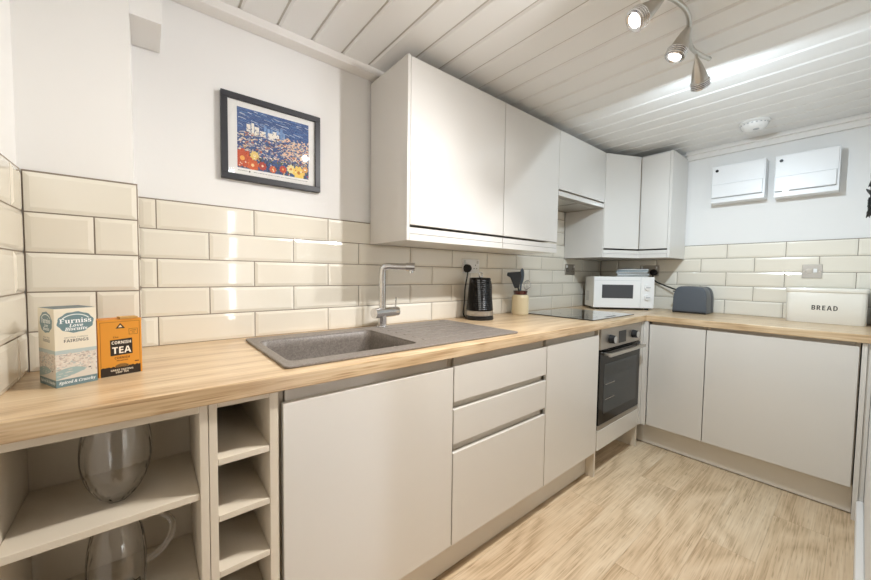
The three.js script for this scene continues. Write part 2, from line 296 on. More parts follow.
{ const p1 = thing('plinth', 'long plinth under the sink and drawer units', 'plinth', [0.85, 0.004, 0.538]); part(p1, 'board', box(-0.258, 1.951, 0.006, 0.1485, 0.53, 0.547, 0.001), M.plinth); 
  const p2 = thing('plinth', 'plinth under the two cupboards of the end wall', 'plinth', [2.673, 0.004, 1.1]); part(p2, 'board', box(2.663, 2.68, 0.006, 0.1485, 0.45, 1.5525, 0.001), M.plinth); }

// ---------------------------------------------------------------- worktops
{
  const w1 = thing('worktop', 'long oak worktop along the sink wall with the sink let in', 'worktop', [1.4, 0.87, 0.31], 0, 'oak worktops');
  const s = new THREE.Shape([V2(XL - 0.006, PZ - 0.006), V2(PX - 0.006, PZ - 0.006), V2(PX - 0.006, -0.006), V2(L + 0.006, -0.006), V2(L + 0.006, 0.62), V2(XL - 0.006, 0.62)]);
  const cut = (x0, x1, z0, z1) => s.holes.push(new THREE.Path([V2(x0, z0), V2(x1, z0), V2(x1, z1), V2(x0, z1)]));
  cut(0.27, 0.75, 0.13, 0.525);
  part(w1, 'board', uvMetres(slab(s, WT, 0.04, 0.003), 'x', 1 / 1.6, 1 / 0.62), M.worktop);
  const w2 = thing('worktop', 'shorter oak worktop along the end wall under the bread bin', 'worktop', [2.9, 0.87, 1.1], 0, 'oak worktops');
  part(w2, 'board', uvMetres(slab(new THREE.Shape([V2(2.588, 0.6205), V2(L + 0.006, 0.6205), V2(L + 0.006, ZR - 0.001), V2(2.588, ZR - 0.001)]), WT, 0.04, 0.003), 'z', 1 / 1.6, 1 / 0.62, 0.2, 0.1), M.worktop);
}

// ---------------------------------------------------------------- wall units
const WZ = 0.315, CB = 1.312, CT = 2.072;
function wallUnit(label, x0, x1, endPanel) {
  const u = thing('wall_cabinet', label, 'cabinet', [(x0 + x1) / 2, CB, 0.16], 0, 'gloss wall units');
  const a = endPanel ? x0 + 0.0155 : x0;
  if (endPanel) part(u, 'end_panel', box(x0, x0 + 0.015, CB, CT + 0.003, 0.003, WZ, 0.001), M.frontWall);
  part(u, 'body', box(a + 0.001, x1 - 0.001, 1.385, CT - 0.002, 0.004, WZ - 0.022, 0.001), M.carcass);
  part(u, 'door', box(a + 0.001, x1 - 0.0015, 1.379, CT, WZ - 0.019, WZ, 0.002, 2), M.frontWall);
  part(u, 'handle_rail', box(a + 0.001, x1 - 0.001, 1.342, 1.3685, 0.2, WZ - 0.003, 0.0015), M.frontWall);
  part(u, 'bottom_panel', box(a + 0.001, x1 - 0.001, CB, 1.3405, 0.004, WZ - 0.001, 0.001), M.frontWall);
}
wallUnit('wide gloss wall cabinet with end panel nearest the picture', 0.817, 1.4395, true);
wallUnit('narrower gloss wall cabinet next to the cooker hood', 1.4405, 1.962, false);
{ // hood cabinet
  const u = thing('hood_cabinet', 'short gloss wall cabinet over the hob hiding the cooker hood', 'cabinet', [2.27, 1.67, 0.16]);
  part(u, 'body', box(1.964, 2.577, 1.705, CT - 0.002, 0.004, WZ - 0.022, 0.001), M.carcass);
  part(u, 'door', box(1.9635, 2.577, 1.712, CT, WZ - 0.019, WZ, 0.002, 2), M.frontWall);
  const hood = part(u, 'cooker_hood', box(1.97, 2.57, 1.672, 1.7, 0.01, WZ - 0.004, 0.002), M.steel);
  part(hood, 'front_strip', box(1.964, 2.576, 1.672, 1.7, WZ - 0.0035, WZ, 0.001), M.frontWall);
  for (let k = 0; k < 2; k++) part(hood, 'filter', box(2.0 + k * 0.27, 2.25 + k * 0.27, 1.668, 1.6715, 0.05, 0.27, 0.001), M.nickel);
}
{ // corner wall cabinet
  const u = thing('corner_cabinet', 'gloss corner wall cabinet with two angled doors above the microwave', 'cabinet', [2.9, CB, 0.3]);
  const foot = (inset, x0 = 2.58) => new THREE.Shape([V2(x0, 0.004), V2(L - 0.001, 0.004), V2(L - 0.001, 0.634), V2(2.872 + inset, 0.634), V2(2.872 + inset, 0.447 - inset * 0.6), V2(x0, WZ - inset)]);
  part(u, 'side_panel', box(2.578, 2.5935, CB, CT, 0.003, WZ - 0.004, 0.001), M.frontWall);
  part(u, 'end_panel', box(2.874, L - 0.001, CB, CT + 0.003, 0.636, 0.652, 0.001), M.frontWall);
  part(u, 'body', slab(foot(0.024, 2.595), CT - 0.004, CT - 1.392, 0.001), M.carcass);
  part(u, 'bottom_panel', slab(foot(0.003, 2.595), 1.3405, 1.3405 - CB, 0.001), M.frontWall);
  part(u, 'handle_rail', slab(foot(0.006, 2.595), 1.3685, 0.0265, 0.001), M.frontWall);
  const len = Math.hypot(2.868 - 2.5805, 0.447 - WZ), ang = -Math.atan2(0.447 - WZ, 2.868 - 2.5805);
  const d1 = new RoundedBoxGeometry(len - 0.003, CT - 1.379, DT, 2, 0.002).translate(len / 2, (CT + 1.379) / 2, -DT / 2).rotateY(ang).translate(2.5805, 0, WZ);
  part(u, 'door', d1, M.frontWall);
  part(u, 'door', box(2.872, 2.872 + DT, 1.379, CT - 0.002, 0.449, 0.6345, 0.002, 2), M.frontWall);
}

// ---------------------------------------------------------------- oven and hob
{
  const o = thing('oven', 'black glass built-in oven with steel control panel', 'oven', [2.26, 0.273, 0.35]);
  const x0 = 1.97, x1 = 2.543;
  part(o, 'body', box(x0 + 0.01, x1 - 0.01, 0.28, 0.86, 0.12, 0.583, 0.002), M.blackMatt);
  const cp = part(o, 'control_panel', box(x0, x1, 0.746, 0.866, 0.584, 0.606, 0.0015), M.steel);
  part(cp, 'display', box(2.2, 2.305, 0.762, 0.836, 0.606, 0.6075, 0.0005), std({ name: 'dark display glass', color: 0x1d1c1b, roughness: 0.35 }));
  for (const x of [2.085, 2.41]) { const k = part(cp, 'knob', creased(cyl([x, 0.8, 0.6065], [x, 0.8, 0.637], 0.026, 0.023, 32)), M.blackMatt); part(k, 'knob_cap', cyl([x, 0.8, 0.637], [x, 0.8, 0.6385], 0.021, 0.021, 32), M.chrome); }
  const d = part(o, 'oven_door', box(x0, x1, 0.302, 0.738, 0.584, 0.604, 0.0015), M.blackGloss);
  part(d, 'window_glass', box(x0 + 0.055, x1 - 0.055, 0.36, 0.655, 0.6042, 0.6052, 0.0004), phy({ name: 'smoked oven glass', color: 0x33383a, roughness: 0.06, specularIntensity: 0.8 }));
  for (const y of [0.44, 0.53]) part(d, 'oven_rack', box(x0 + 0.075, x0 + 0.2, y, y + 0.004, 0.6053, 0.6057, 0.0001), M.steel);
  part(d, 'handle', join([box(x0 + 0.03, x1 - 0.03, 0.709, 0.729, 0.636, 0.652, 0.003, 2), box(x0 + 0.04, x0 + 0.058, 0.712, 0.726, 0.604, 0.638, 0.002), box(x1 - 0.058, x1 - 0.04, 0.712, 0.726, 0.604, 0.638, 0.002)]), M.nickel);
  part(o, 'lower_trim', box(x0, x1, 0.274, 0.3, 0.584, 0.604, 0.0015), M.steel);
}
{
  const h = thing('hob', 'flat black glass hob let into the worktop above the oven', 'hob', [2.25, WT, 0.31]);
  part(h, 'glass_plate', slab(roundRect(1.96, 2.535, 0.055, 0.563, 0.006), WT + 0.006, 0.0055, 0.0015), phy({ name: 'black hob glass', color: 0x09090a, roughness: 0.05, clearcoat: 1, clearcoatRoughness: 0.03 }));
  const ringM = std({ name: 'grey printed ring', color: 0x3c3c3e, roughness: 0.4 });
  for (const [x, z, r] of [[2.1, 0.19, 0.072], [2.1, 0.42, 0.09], [2.39, 0.19, 0.09], [2.39, 0.42, 0.072]]) part(h, 'cooking_ring', new THREE.RingGeometry(r - 0.0015, r, 48).rotateX(-Math.PI / 2).translate(x, WT + 0.0062, z), ringM);
  part(h, 'touch_controls', box(2.18, 2.32, WT + 0.0058, WT + 0.0063, 0.52, 0.54, 0.0001), ringM);
}

// ---------------------------------------------------------------- sink and tap
{
  const s = thing('sink', 'taupe granite inset sink with bowl and ribbed drainer', 'sink', [0.75, WT, 0.32]);
  const X0 = 0.253, X1 = 1.256, Z0 = 0.064, Z1 = 0.572, bx0 = 0.281, bx1 = 0.737, bz0 = 0.143, bz1 = 0.514;
  const top = roundRect(X0, X1, Z0, Z1, 0.018); top.holes.push(roundRect(bx0, bx1, bz0, bz1, 0.03, THREE.Path));
  const uvG = (g) => uvMetres(g, 'x', 3, 3);
  part(s, 'rim', uvG(slab(top, WT + 0.008, 0.0078, 0.003)), M.granite);
  const outline = (i, n = 8) => { const r = 0.03, P = []; for (const [cx, cz, a0] of [[bx1 - i - r, bz1 - i - r, 0], [bx0 + i + r, bz1 - i - r, 1], [bx0 + i + r, bz0 + i + r, 2], [bx1 - i - r, bz0 + i + r, 3]]) for (let k = 0; k <= n; k++) { const a = (a0 + k / n) * Math.PI / 2; P.push([cx + r * Math.cos(a), cz + r * Math.sin(a)]); } return P; };
  const levels = [[-0.003, WT + 0.0055], [0.001, WT + 0.001], [0.004, WT - 0.03], [0.012, WT - 0.165], [0.018, WT - 0.182], [0.032, WT - 0.19]].map(([i, y]) => outline(i).map(([x, z]) => [x, y, z]));
  const pos = []; const N = levels[0].length;
  for (let k = 0; k + 1 < levels.length; k++) for (let i = 0; i < N; i++) { const j = (i + 1) % N, a = levels[k][i], b = levels[k][j], c = levels[k + 1][j], d = levels[k + 1][i]; pos.push(...a, ...c, ...b, ...a, ...d, ...c); }
  const last = levels[levels.length - 1], ctr = [(bx0 + bx1) / 2, WT - 0.1925, (bz0 + bz1) / 2]; for (let i = 0; i < N; i++) pos.push(...last[i], ...ctr, ...last[(i + 1) % N]);
  let bg = new THREE.BufferGeometry(); bg.setAttribute('position', new THREE.Float32BufferAttribute(pos, 3)); bg.setAttribute('uv', new THREE.Float32BufferAttribute(new Float32Array(pos.length / 3 * 2), 2));
  for (let i = 0, p = bg.attributes.position.array; i < p.length; i += 3) { }
  bg.computeVertexNormals(); bg.deleteAttribute('uv'); bg = creased(mergeVertices(bg), 0.9);
  const bowl = part(s, 'bowl', uvG(bg), M.granite);
  part(bowl, 'waste', creased(lathe([[0, -0.001], [0.02, -0.001], [0.022, 0.003], [0.043, 0.003], [0.045, 0], [0.045, -0.002]], 32)).translate(ctr[0], WT - 0.19, ctr[2]), M.chrome);
  part(bowl, 'overflow', new THREE.TorusGeometry(0.012, 0.004, 10, 28).rotateY(Math.PI / 2).translate(bx1 - 0.007, WT - 0.042, 0.37), M.chrome);
  for (let k = 0; k < 6; k++) part(s, 'drainer_rib', uvG(box(0.79, 1.2, WT + 0.0065, WT + 0.0098, 0.15 + k * 0.062, 0.166 + k * 0.062, 0.0015)), M.granite);
  part(s, 'tap_hole_cover', creased(lathe([[0, 0.003], [0.014, 0.003], [0.017, 0.001], [0.017, 0]], 24)).translate(1.2, WT + 0.008, 0.105), M.granite);
}
{
  const t = thing('tap', 'chrome single lever mixer tap with right-angled spout', 'tap', [0.83, WT + 0.008, 0.1]);
  const x = 0.83, z = 0.1, y = WT + 0.008;
  part(t, 'base', creased(lathe([[0.0, 0], [0.028, 0], [0.028, 0.004], [0.021, 0.006], [0.021, 0.075], [0, 0.075]], 32)).translate(x, y, z), M.chrome);
  part(t, 'mixer_body', creased(cyl([0.778, 0.985, 0.112], [0.9, 0.985, 0.085], 0.024, 0.024, 32)), M.chrome);
  const lv = part(t, 'lever_cap', creased(cyl([0.9, 0.985, 0.085], [0.928, 0.985, 0.079], 0.0235, 0.0225, 32)), M.chrome);
  part(lv, 'lever', cyl([0.915, 0.995, 0.082], [0.918, 1.055, 0.082], 0.0035, 0.0035, 12), M.chrome);
  part(t, 'spout', tube([[x, 0.99, z], [x, 1.08, z], [x, 1.178, z], [x + 0.004, 1.197, z + 0.003], [x + 0.02, 1.203, z + 0.015], [x + 0.05, 1.203, z + 0.038], [x + 0.088, 1.203, z + 0.067]], 0.0165, 60, 18), M.chrome);
  const sp = part(t, 'spout_end', creased(cyl([x + 0.088, 1.203, z + 0.067], [x + 0.12, 1.203, z + 0.094], 0.0195, 0.0195, 28)), M.chrome);
  part(sp, 'aerator', creased(cyl([x + 0.106, 1.19, z + 0.082], [x + 0.106, 1.174, z + 0.082], 0.011, 0.011, 20)), M.chrome);
}

// ---------------------------------------------------------------- spotlight bar
{
  const b = thing('spotlight_bar', 'wavy satin nickel ceiling spotlight bar with pivoting heads', 'spotlight', [1.33, YC, 1.09]);
  const wz = (x) => 1.088 + 0.024 * Math.cos((x - 1.42) / 0.26 * Math.PI), by = 2.09;
  const pts = []; for (let x = 0.91; x <= 1.811; x += 0.05) pts.push([x, by, wz(x)]);
  part(b, 'bar', join([tube(pts, 0.0085, 120, 12), cyl([0.902, by, wz(0.91)], [0.912, by, wz(0.91)], 0.0085), cyl([1.808, by, wz(1.81)], [1.818, by, wz(1.815)], 0.0085)]), M.nickel);
  part(b, 'ceiling_rose', creased(lathe([[0, -0.028], [0.045, -0.026], [0.055, -0.018], [0.055, 0]], 40)).translate(1.13, YC, wz(1.13)), M.nickel);
  part(b, 'stem', cyl([1.13, by, wz(1.13)], [1.13, YC - 0.02, wz(1.13)], 0.008), M.nickel);
  for (const s of SPOTS) {
    const dir = V3(...s.dir).normalize(), lens = V3(...s.lens), q = new THREE.Quaternion().setFromUnitVectors(V3(0, 1, 0), dir);
    const place = (g) => g.applyQuaternion(q).translate(lens.x, lens.y, lens.z);
    const shell = part(b, 'lamp_head', place(creased(lathe([[0.0, -0.128], [0.004, -0.126], [0.0155, -0.092], [0.024, -0.06], [0.0295, -0.034], [0.0295, -0.028]], 32))), M.nickel);
    const rings = []; for (const y of [-0.026, -0.019, -0.012, -0.005]) rings.push(new THREE.TorusGeometry(0.0315, 0.0032, 8, 36).rotateX(Math.PI / 2).translate(0, y, 0));
    rings.push(creased(lathe([[0.0295, -0.03], [0.0295, 0.001], [0.026, 0.002], [0.0215, -0.002], [0.0212, -0.009]], 32)));
    part(shell, 'heat_rings', place(join(rings)), M.chrome);
    part(shell, 'lens', place(lathe([[0, -0.007], [0.012, -0.0075], [0.0212, -0.009]], 28)), std({ name: 'glowing lamp lens', color: 0xffffff, emissive: s.color, emissiveIntensity: 6, roughness: 0.3 }));
    const body = lens.clone().addScaledVector(dir, -0.062);
    part(b, 'pivot', cyl([s.pin, by, wz(s.pin)], [body.x, body.y, body.z], 0.0055, 0.0055, 14), M.nickel);
    const from = lens.clone().addScaledVector(dir, 0.004), to = lens.clone().add(dir);
    for (const [angle, share, soft] of [[s.beam ?? BEAM, 1, 1], [SPILL, s.spill, s.edge]]) {
      const l = new THREE.SpotLight(s.color, s.power * share, 0, angle, soft, 2); l.name = 'spotlight_lamp';
      l.position.copy(from.clone().sub(b.position)); l.target.position.copy(to.clone().sub(b.position)); l.castShadow = true; l.shadow.radius = 1.0; l.shadow.bias = -0.0005;
      b.add(l); b.add(l.target); l.target.name = 'aim';
    }
  }
}

// ---------------------------------------------------------------- picture
{
  const p = thing('picture', 'black framed print of a blue sky town above orange flowers', 'picture', [0.38, 1.52, 0.0]);
  const x0 = 0.193, x1 = 0.566, y0 = 1.521, y1 = 1.842, f = 0.022, z0 = -PL, z1 = 0.014, fm = std({ name: 'charcoal frame', color: 0x34343a, roughness: 0.4 });
  part(p, 'frame', join([box(x0, x1, y1 - f, y1, z0, z1), box(x0, x1, y0, y0 + f, z0, z1), box(x0, x0 + f, y0 + f, y1 - f, z0, z1), box(x1 - f, x1, y0 + f, y1 - f, z0, z1)]), fm);
  part(p, 'mount', box(x0 + f, x1 - f, y0 + f, y1 - f, z0 + 0.002, 0.003, 0), std({ name: 'white mount card', color: 0xf2f1ee, roughness: 0.8 }));
  const W = 768, H = 650, c = document.createElement('canvas'); c.width = W; c.height = H; const g = c.getContext('2d');
  g.fillStyle = '#f2f1ee'; g.fillRect(0, 0, W, H);
  const aw = W, ah = 600; g.fillStyle = '#2f558f'; g.fillRect(0, 0, aw, ah);
  const R = (a, b) => a + rnd() * (b - a);
  for (let i = 0; i < 260; i++) { g.fillStyle = ['#28497f', '#3c68a6', '#4a79b4', '#2b4d88'][i % 4]; g.fillRect(R(-20, aw), R(0, 210), R(30, 130), R(2, 8)); }
  g.lineCap = 'round';
  for (let i = 0; i < 46; i++) { const x = R(0, aw), y = R(10, 170), l = R(20, 85); g.strokeStyle = '#e8eef5'; g.lineWidth = R(1.5, 5); g.beginPath(); g.moveTo(x, y); g.quadraticCurveTo(x + l / 2, y + R(-6, 8), x + l, y + R(2, 16)); g.stroke(); }
  for (let i = 0; i < 7; i++) { g.fillStyle = ['#7ea3d0', '#93b4da', '#6f95c6'][i % 3]; const x = 270 + i * 34, h = R(30, 110); g.fillRect(x, 215 - h, R(16, 30), h + 40); }
  g.fillStyle = '#f4efe4'; for (const [x, y, w, h] of [[92, 150, 40, 110], [140, 130, 28, 130], [172, 160, 46, 95], [225, 190, 60, 60], [310, 190, 120, 70], [360, 165, 40, 60]]) g.fillRect(x, y, w, h);
  g.fillStyle = '#23335f'; for (let i = 0; i < 60; i++) g.fillRect(R(90, 430), R(165, 260), R(3, 7), R(5, 12));
  for (let i = 0; i < 900; i++) { const t = rnd(), y = 225 + t * 240, x = R(-10, aw); g.fillStyle = ['#f3ead9', '#2f3f73', '#45568f', '#d9cfc5', '#8d8fae', '#b76e5a', '#e9d9b8', '#2a3768', '#c8a06f'][Math.floor(rnd() * 9)]; g.save(); g.translate(x, y); g.rotate(R(-0.5, 0.5)); g.fillRect(0, 0, R(8, 34), R(4, 14)); g.restore(); }
  g.fillStyle = '#eec9a4'; for (let i = 0; i < 160; i++) { g.beginPath(); g.ellipse(R(470, aw), R(200, 430), R(4, 16), R(3, 9), R(0, 3), 0, 6.3); g.fill(); }
  for (let i = 0; i < 300; i++) { g.fillStyle = ['#2c3a2d', '#3b4b78', '#55603e', '#27325c'][i % 4]; g.fillRect(R(0, aw), R(440, ah), R(4, 20), R(4, 22)); }
  const flower = (x, y, r, petal, heart) => { for (let k = 0; k < 9; k++) { const a = k / 9 * 6.283 + r; g.fillStyle = petal; g.beginPath(); g.ellipse(x + Math.cos(a) * r * 0.55, y + Math.sin(a) * r * 0.55, r * 0.5, r * 0.3, a, 0, 6.3); g.fill(); } g.fillStyle = heart; g.beginPath(); g.arc(x, y, r * 0.26, 0, 6.3); g.fill(); };
  flower(48, 500, 92, '#c8502a', '#f0b45a'); flower(150, 555, 62, '#d8622c', '#f3d9a0'); flower(250, 545, 44, '#b83f2c', '#f5e2c0'); flower(170, 455, 46, '#e9cf7a', '#fff3d0'); flower(470, 540, 40, '#c9482b', '#f0c070'); flower(560, 520, 48, '#f1e2a2', '#d98f2e'); flower(650, 545, 72, '#f3d36a', '#c97f2a'); flower(360, 560, 38, '#d8663a', '#f5dca0'); flower(725, 500, 36, '#e2a860', '#fff');
  for (let i = 0; i < 70; i++) { g.fillStyle = ['#e3c27a', '#d86c3e', '#f2ead8', '#c4463a'][i % 4]; g.beginPath(); g.arc(R(0, aw), R(400, ah), R(3, 9), 0, 6.3); g.fill(); }
  g.fillStyle = '#f2f1ee'; g.fillRect(0, ah, W, H - ah); g.fillStyle = '#333'; g.beginPath(); g.arc(118, ah + 26, 8, 0, 6.3); g.fill();
  g.fillStyle = '#8a8784'; for (let x = 4; x < 95; x += 12) g.fillRect(x, ah + 22, 8, 7); for (let x = 160; x < W - 10; x += 15) g.fillRect(x, ah + 22, R(5, 12), 6);
  const tx = new THREE.CanvasTexture(c); tx.colorSpace = THREE.SRGBColorSpace;
  const plane = new THREE.PlaneGeometry(0.271, 0.2475).translate(0.3825, 1.798 - 0.2475 / 2, 0.0035);
  part(p, 'print', plane, std({ name: 'printed town scene', map: tx, roughness: 0.7 }));
  part(p, 'glazing', box(x0 + f, x1 - f, y0 + f, y1 - f, 0.006, 0.008, 0), phy({ name: 'picture glass', color: 0xffffff, roughness: 0.03, transmission: 1, thickness: 0 }));
}

// ---------------------------------------------------------------- cartons
function canvasMat(w, h, draw, name) {
  const c = document.createElement('canvas'); c.width = w; c.height = h; const g = c.getContext('2d'); draw(g, w, h);
  const t = new THREE.CanvasTexture(c); t.colorSpace = THREE.SRGBColorSpace; return std({ name, map: t, roughness: 0.45 });
}
function cartonThing(name, label, fl, th, w, d, h, mats) {
  const o = thing(name, label, 'carton', [fl[0], WT, fl[1]], th);
  const g = new THREE.BoxGeometry(w, h, d).translate(w / 2, h / 2, -d / 2);
  const m = new THREE.Mesh(g, mats); m.name = 'carton_body'; m.castShadow = m.receiveShadow = true; o.add(m); return o;
}
{
  const teal = '#6f898f', cream = '#ece4d2', inkd = '#5c5a58';
  const face = (side) => (g, w, h) => {
    g.fillStyle = cream; g.fillRect(0, 0, w, h);
    const sx = side ? 0.86 : 1; g.save(); g.translate(w / 2, 0); g.scale(sx, 1);
    g.fillStyle = teal; g.beginPath(); for (let k = 0; k <= 40; k++) { const a = k / 40 * 6.283, r = 1 + 0.035 * Math.sin(k * 4.7); g.lineTo(Math.cos(a) * w * 0.44 * r, h * 0.18 + Math.sin(a) * h * 0.135 * r); } g.fill();
    g.strokeStyle = '#e9eeea'; g.lineWidth = h * 0.012; g.beginPath(); g.ellipse(0, h * 0.18, w * 0.36, h * 0.1, 0, 3.6, 5.8); g.stroke();
    g.fillStyle = '#fff'; g.textAlign = 'center'; g.font = 'bold ' + Math.round(h * 0.082) + 'px serif'; g.fillText('Furniss', 0, h * 0.19);
    g.font = 'italic bold ' + Math.round(h * 0.055) + 'px serif'; g.fillText('Love', 0, h * 0.24); g.fillText('Biscuits', 0, h * 0.285);
    g.fillStyle = '#8b8884'; g.font = Math.round(h * 0.026) + 'px sans-serif'; g.fillText('ORIGINAL CORNISH', 0, h * 0.385);
    g.fillStyle = inkd; g.font = 'bold ' + Math.round(h * 0.052) + 'px sans-serif'; g.fillText('FAIRINGS', 0, h * 0.435); g.restore();
    // faded harbour scene
    g.fillStyle = '#ddd5ca'; g.fillRect(0, h * 0.55, w, h * 0.45); g.fillStyle = '#b9c6c6'; g.fillRect(0, h * 0.53, w, h * 0.05);
    for (let i = 0; i < 240; i++) { g.fillStyle = ['#e6ddd2', '#cbbcb2', '#d9cbbf', '#b9aea6', '#e0d6cc', '#bcc0bd'][Math.floor(rnd() * 6)]; const y = h * (0.57 + 0.25 * rnd()); g.fillRect(rnd() * w, y, w * (0.02 + 0.07 * rnd()), h * (0.006 + 0.02 * rnd())); }
    g.fillStyle = '#9fb4b4'; g.beginPath(); g.moveTo(0, h * 0.8); g.quadraticCurveTo(w * 0.4, h * 0.72, w * 0.75, h * 0.8); g.quadraticCurveTo(w * 0.5, h * 0.86, 0, h * 0.9); g.fill();
    g.fillStyle = '#d9d0c6'; for (let i = 0; i < 18; i++) g.fillRect(rnd() * w, h * (0.76 + 0.1 * rnd()), w * 0.09, h * 0.006);
    g.fillStyle = '#3d3d3d'; g.fillRect(w * 0.78, h * 0.79, w * 0.06, h * 0.012);
    g.fillStyle = teal; g.fillRect(0, h * 0.905, w, h * 0.095); g.fillStyle = '#fff'; g.textAlign = 'center'; g.font = 'italic bold ' + Math.round(h * 0.05) + 'px serif'; g.fillText('Spiced & Crunchy', w / 2, h * 0.965, w * 0.88);
  };
  const F = canvasMat(420, 1050, face(0), 'printed biscuit carton front'), S = canvasMat(520, 1050, face(1), 'printed biscuit carton side'), top = std({ name: 'grey blue carton top', color: 0x66757a, roughness: 0.5 });
  cartonThing('biscuit_box', 'tall white and teal biscuit box with harbour print', [-0.185, 0.429], 0.42, 0.069, 0.09, 0.1735, [S, S, top, top, F, S]);
  const orange = '#de9630', dark = '#2b2019';
  const tea = (g, w, h) => {
    g.fillStyle = orange; g.fillRect(0, 0, w, h); g.strokeStyle = '#8a4a14'; g.lineWidth = 5; g.strokeRect(w * 0.05, h * 0.045, w * 0.9, h * 0.93);
    g.fillStyle = dark; g.beginPath(); g.moveTo(w * 0.5, h * 0.07); g.lineTo(w * 0.61, h * 0.165); g.lineTo(w * 0.39, h * 0.165); g.fill(); g.fillStyle = '#f0d9b0'; g.beginPath(); g.moveTo(w * 0.5, h * 0.1); g.lineTo(w * 0.55, h * 0.145); g.lineTo(w * 0.45, h * 0.145); g.fill();
    g.strokeStyle = dark; g.lineWidth = 4; g.strokeRect(w * 0.7, h * 0.185, w * 0.2, h * 0.1); g.fillStyle = dark; g.textAlign = 'center'; g.font = 'bold ' + Math.round(h * 0.026) + 'px sans-serif'; g.fillText('LOOSE', w * 0.8, h * 0.225); g.fillText('TEA', w * 0.8, h * 0.262);
    g.fillStyle = '#7a3d12'; g.font = 'bold ' + Math.round(h * 0.045) + 'px sans-serif'; g.fillText('The', w * 0.39, h * 0.335);
    g.fillStyle = dark; g.beginPath(); g.moveTo(w * 0.26, h * 0.365); g.lineTo(w * 0.77, h * 0.35); g.lineTo(w * 0.775, h * 0.635); g.lineTo(w * 0.265, h * 0.645); g.fill();
    g.fillStyle = '#fff6e6'; g.font = 'bold ' + Math.round(h * 0.072) + 'px sans-serif'; g.fillText('CORNISH', w * 0.52, h * 0.44, w * 0.46); g.font = 'bold ' + Math.round(h * 0.165) + 'px sans-serif'; g.fillText('TEA', w * 0.52, h * 0.61, w * 0.44);
    g.fillStyle = '#5a2a0e'; g.font = 'bold ' + Math.round(h * 0.058) + 'px sans-serif'; g.fillText('CORNISH', w * 0.53, h * 0.71, w * 0.36); g.font = 'bold ' + Math.round(h * 0.03) + 'px sans-serif'; g.fillText('BREAKFAST', w * 0.53, h * 0.75);
    g.fillRect(w * 0.82, h * 0.775, w * 0.1, h * 0.018);
    g.fillStyle = dark; g.beginPath(); g.moveTo(w * 0.04, h * 0.87); for (let k = 0; k <= 20; k++) g.lineTo(w * (0.04 + 0.92 * k / 20), h * (0.855 - 0.02 * Math.abs(Math.sin(k * 1.3)))); g.lineTo(w * 0.96, h); g.lineTo(w * 0.04, h); g.fill();
    g.beginPath(); g.ellipse(w * 0.52, h * 0.86, w * 0.17, h * 0.065, 0, Math.PI, 0); g.fill(); g.strokeStyle = '#e9a94a'; g.lineWidth = 4; for (let k = 0; k < 4; k++) { g.beginPath(); g.ellipse(w * 0.52, h * 0.86, w * (0.05 + 0.035 * k), h * (0.015 + 0.014 * k), 0, Math.PI, 0); g.stroke(); }
    g.fillStyle = '#f6ead2'; g.font = 'bold ' + Math.round(h * 0.042) + 'px sans-serif'; g.fillText('GREAT TASTING', w * 0.52, h * 0.92, w * 0.62); g.fillText('LEAF TEA', w * 0.52, h * 0.96, w * 0.5);
  };
  const TF = canvasMat(500, 840, tea, 'printed tea carton front'), TS = std({ name: 'orange carton side', color: 0xd9851c, roughness: 0.5 });
  const o = cartonThing('tea_box', 'small orange tea box with dark label', [-0.121, 0.3855], 0.266, 0.0825, 0.05, 0.139, [TS, TS, TS, TS, TF, TS]);
  part(o, 'open_flap', new THREE.BoxGeometry(0.034, 0.004, 0.03).translate(0.058, 0.1415, -0.012), std({ name: 'kraft flap', color: 0xc79a55, roughness: 0.7 }), true);
}

// ---------------------------------------------------------------- kettle, its plug and lead
{
  const kx = 1.478, kz = 0.118, k = thing('kettle', 'black ribbed electric kettle with steel band', 'kettle', [kx, WT, kz], 0.0);
  k.scale.y = 1.045;
  part(k, 'power_base', creased(lathe([[0, 0], [0.08, 0], [0.082, 0.004], [0.08, 0.02], [0.074, 0.022], [0, 0.022]], 48)), M.black, true);
  part(k, 'steel_band', creased(lathe([[0.0765, 0.023], [0.079, 0.024], [0.0785, 0.05], [0.076, 0.051]], 48)), M.steel, true);
  const prof = [[0.0765, 0.051]]; for (let i = 0; i <= 15; i++) { const y = 0.054 + i * 0.011, r = 0.077 - i * 0.00105; prof.push([r, y], [r + 0.0013, y + 0.002], [r + 0.0013, y + 0.007], [r, y + 0.009]); }
  prof.push([0.058, 0.232], [0.0, 0.236]);
  const body = part(k, 'jug', creased(lathe(prof, 48), 0.5), phy({ name: 'black gloss plastic', color: 0x060607, roughness: 0.22, specularIntensity: 0.6 }), true);
  part(body, 'ribbed_water_window', join(Array.from({ length: 16 }, (_, i) => new RoundedBoxGeometry(0.016, 0.007, 0.006, 1, 0.002).rotateY(-0.75).translate(-0.055, 0.06 + i * 0.0105, 0.055 - i * 0.001))), std({ name: 'grey translucent gauge', color: 0x6e7274, roughness: 0.15 }), true);
  part(k, 'lid_ring', new THREE.TorusGeometry(0.014, 0.0028, 10, 28).translate(-0.006, 0.249, 0.01), M.chrome, true);
  part(k, 'handle', join([tube([[0.055, 0.225, 0], [0.077, 0.217, 0], [0.089, 0.195, 0], [0.092, 0.15, 0], [0.09, 0.105, 0]], 0.0095, 30, 10), new THREE.SphereGeometry(0.009, 12, 8).translate(0.09, 0.105, 0)]), M.black, true);
  part(k, 'spout', new THREE.ConeGeometry(0.016, 0.045, 16).rotateZ(0.9).translate(-0.062, 0.21, 0.0), M.black, true);
}
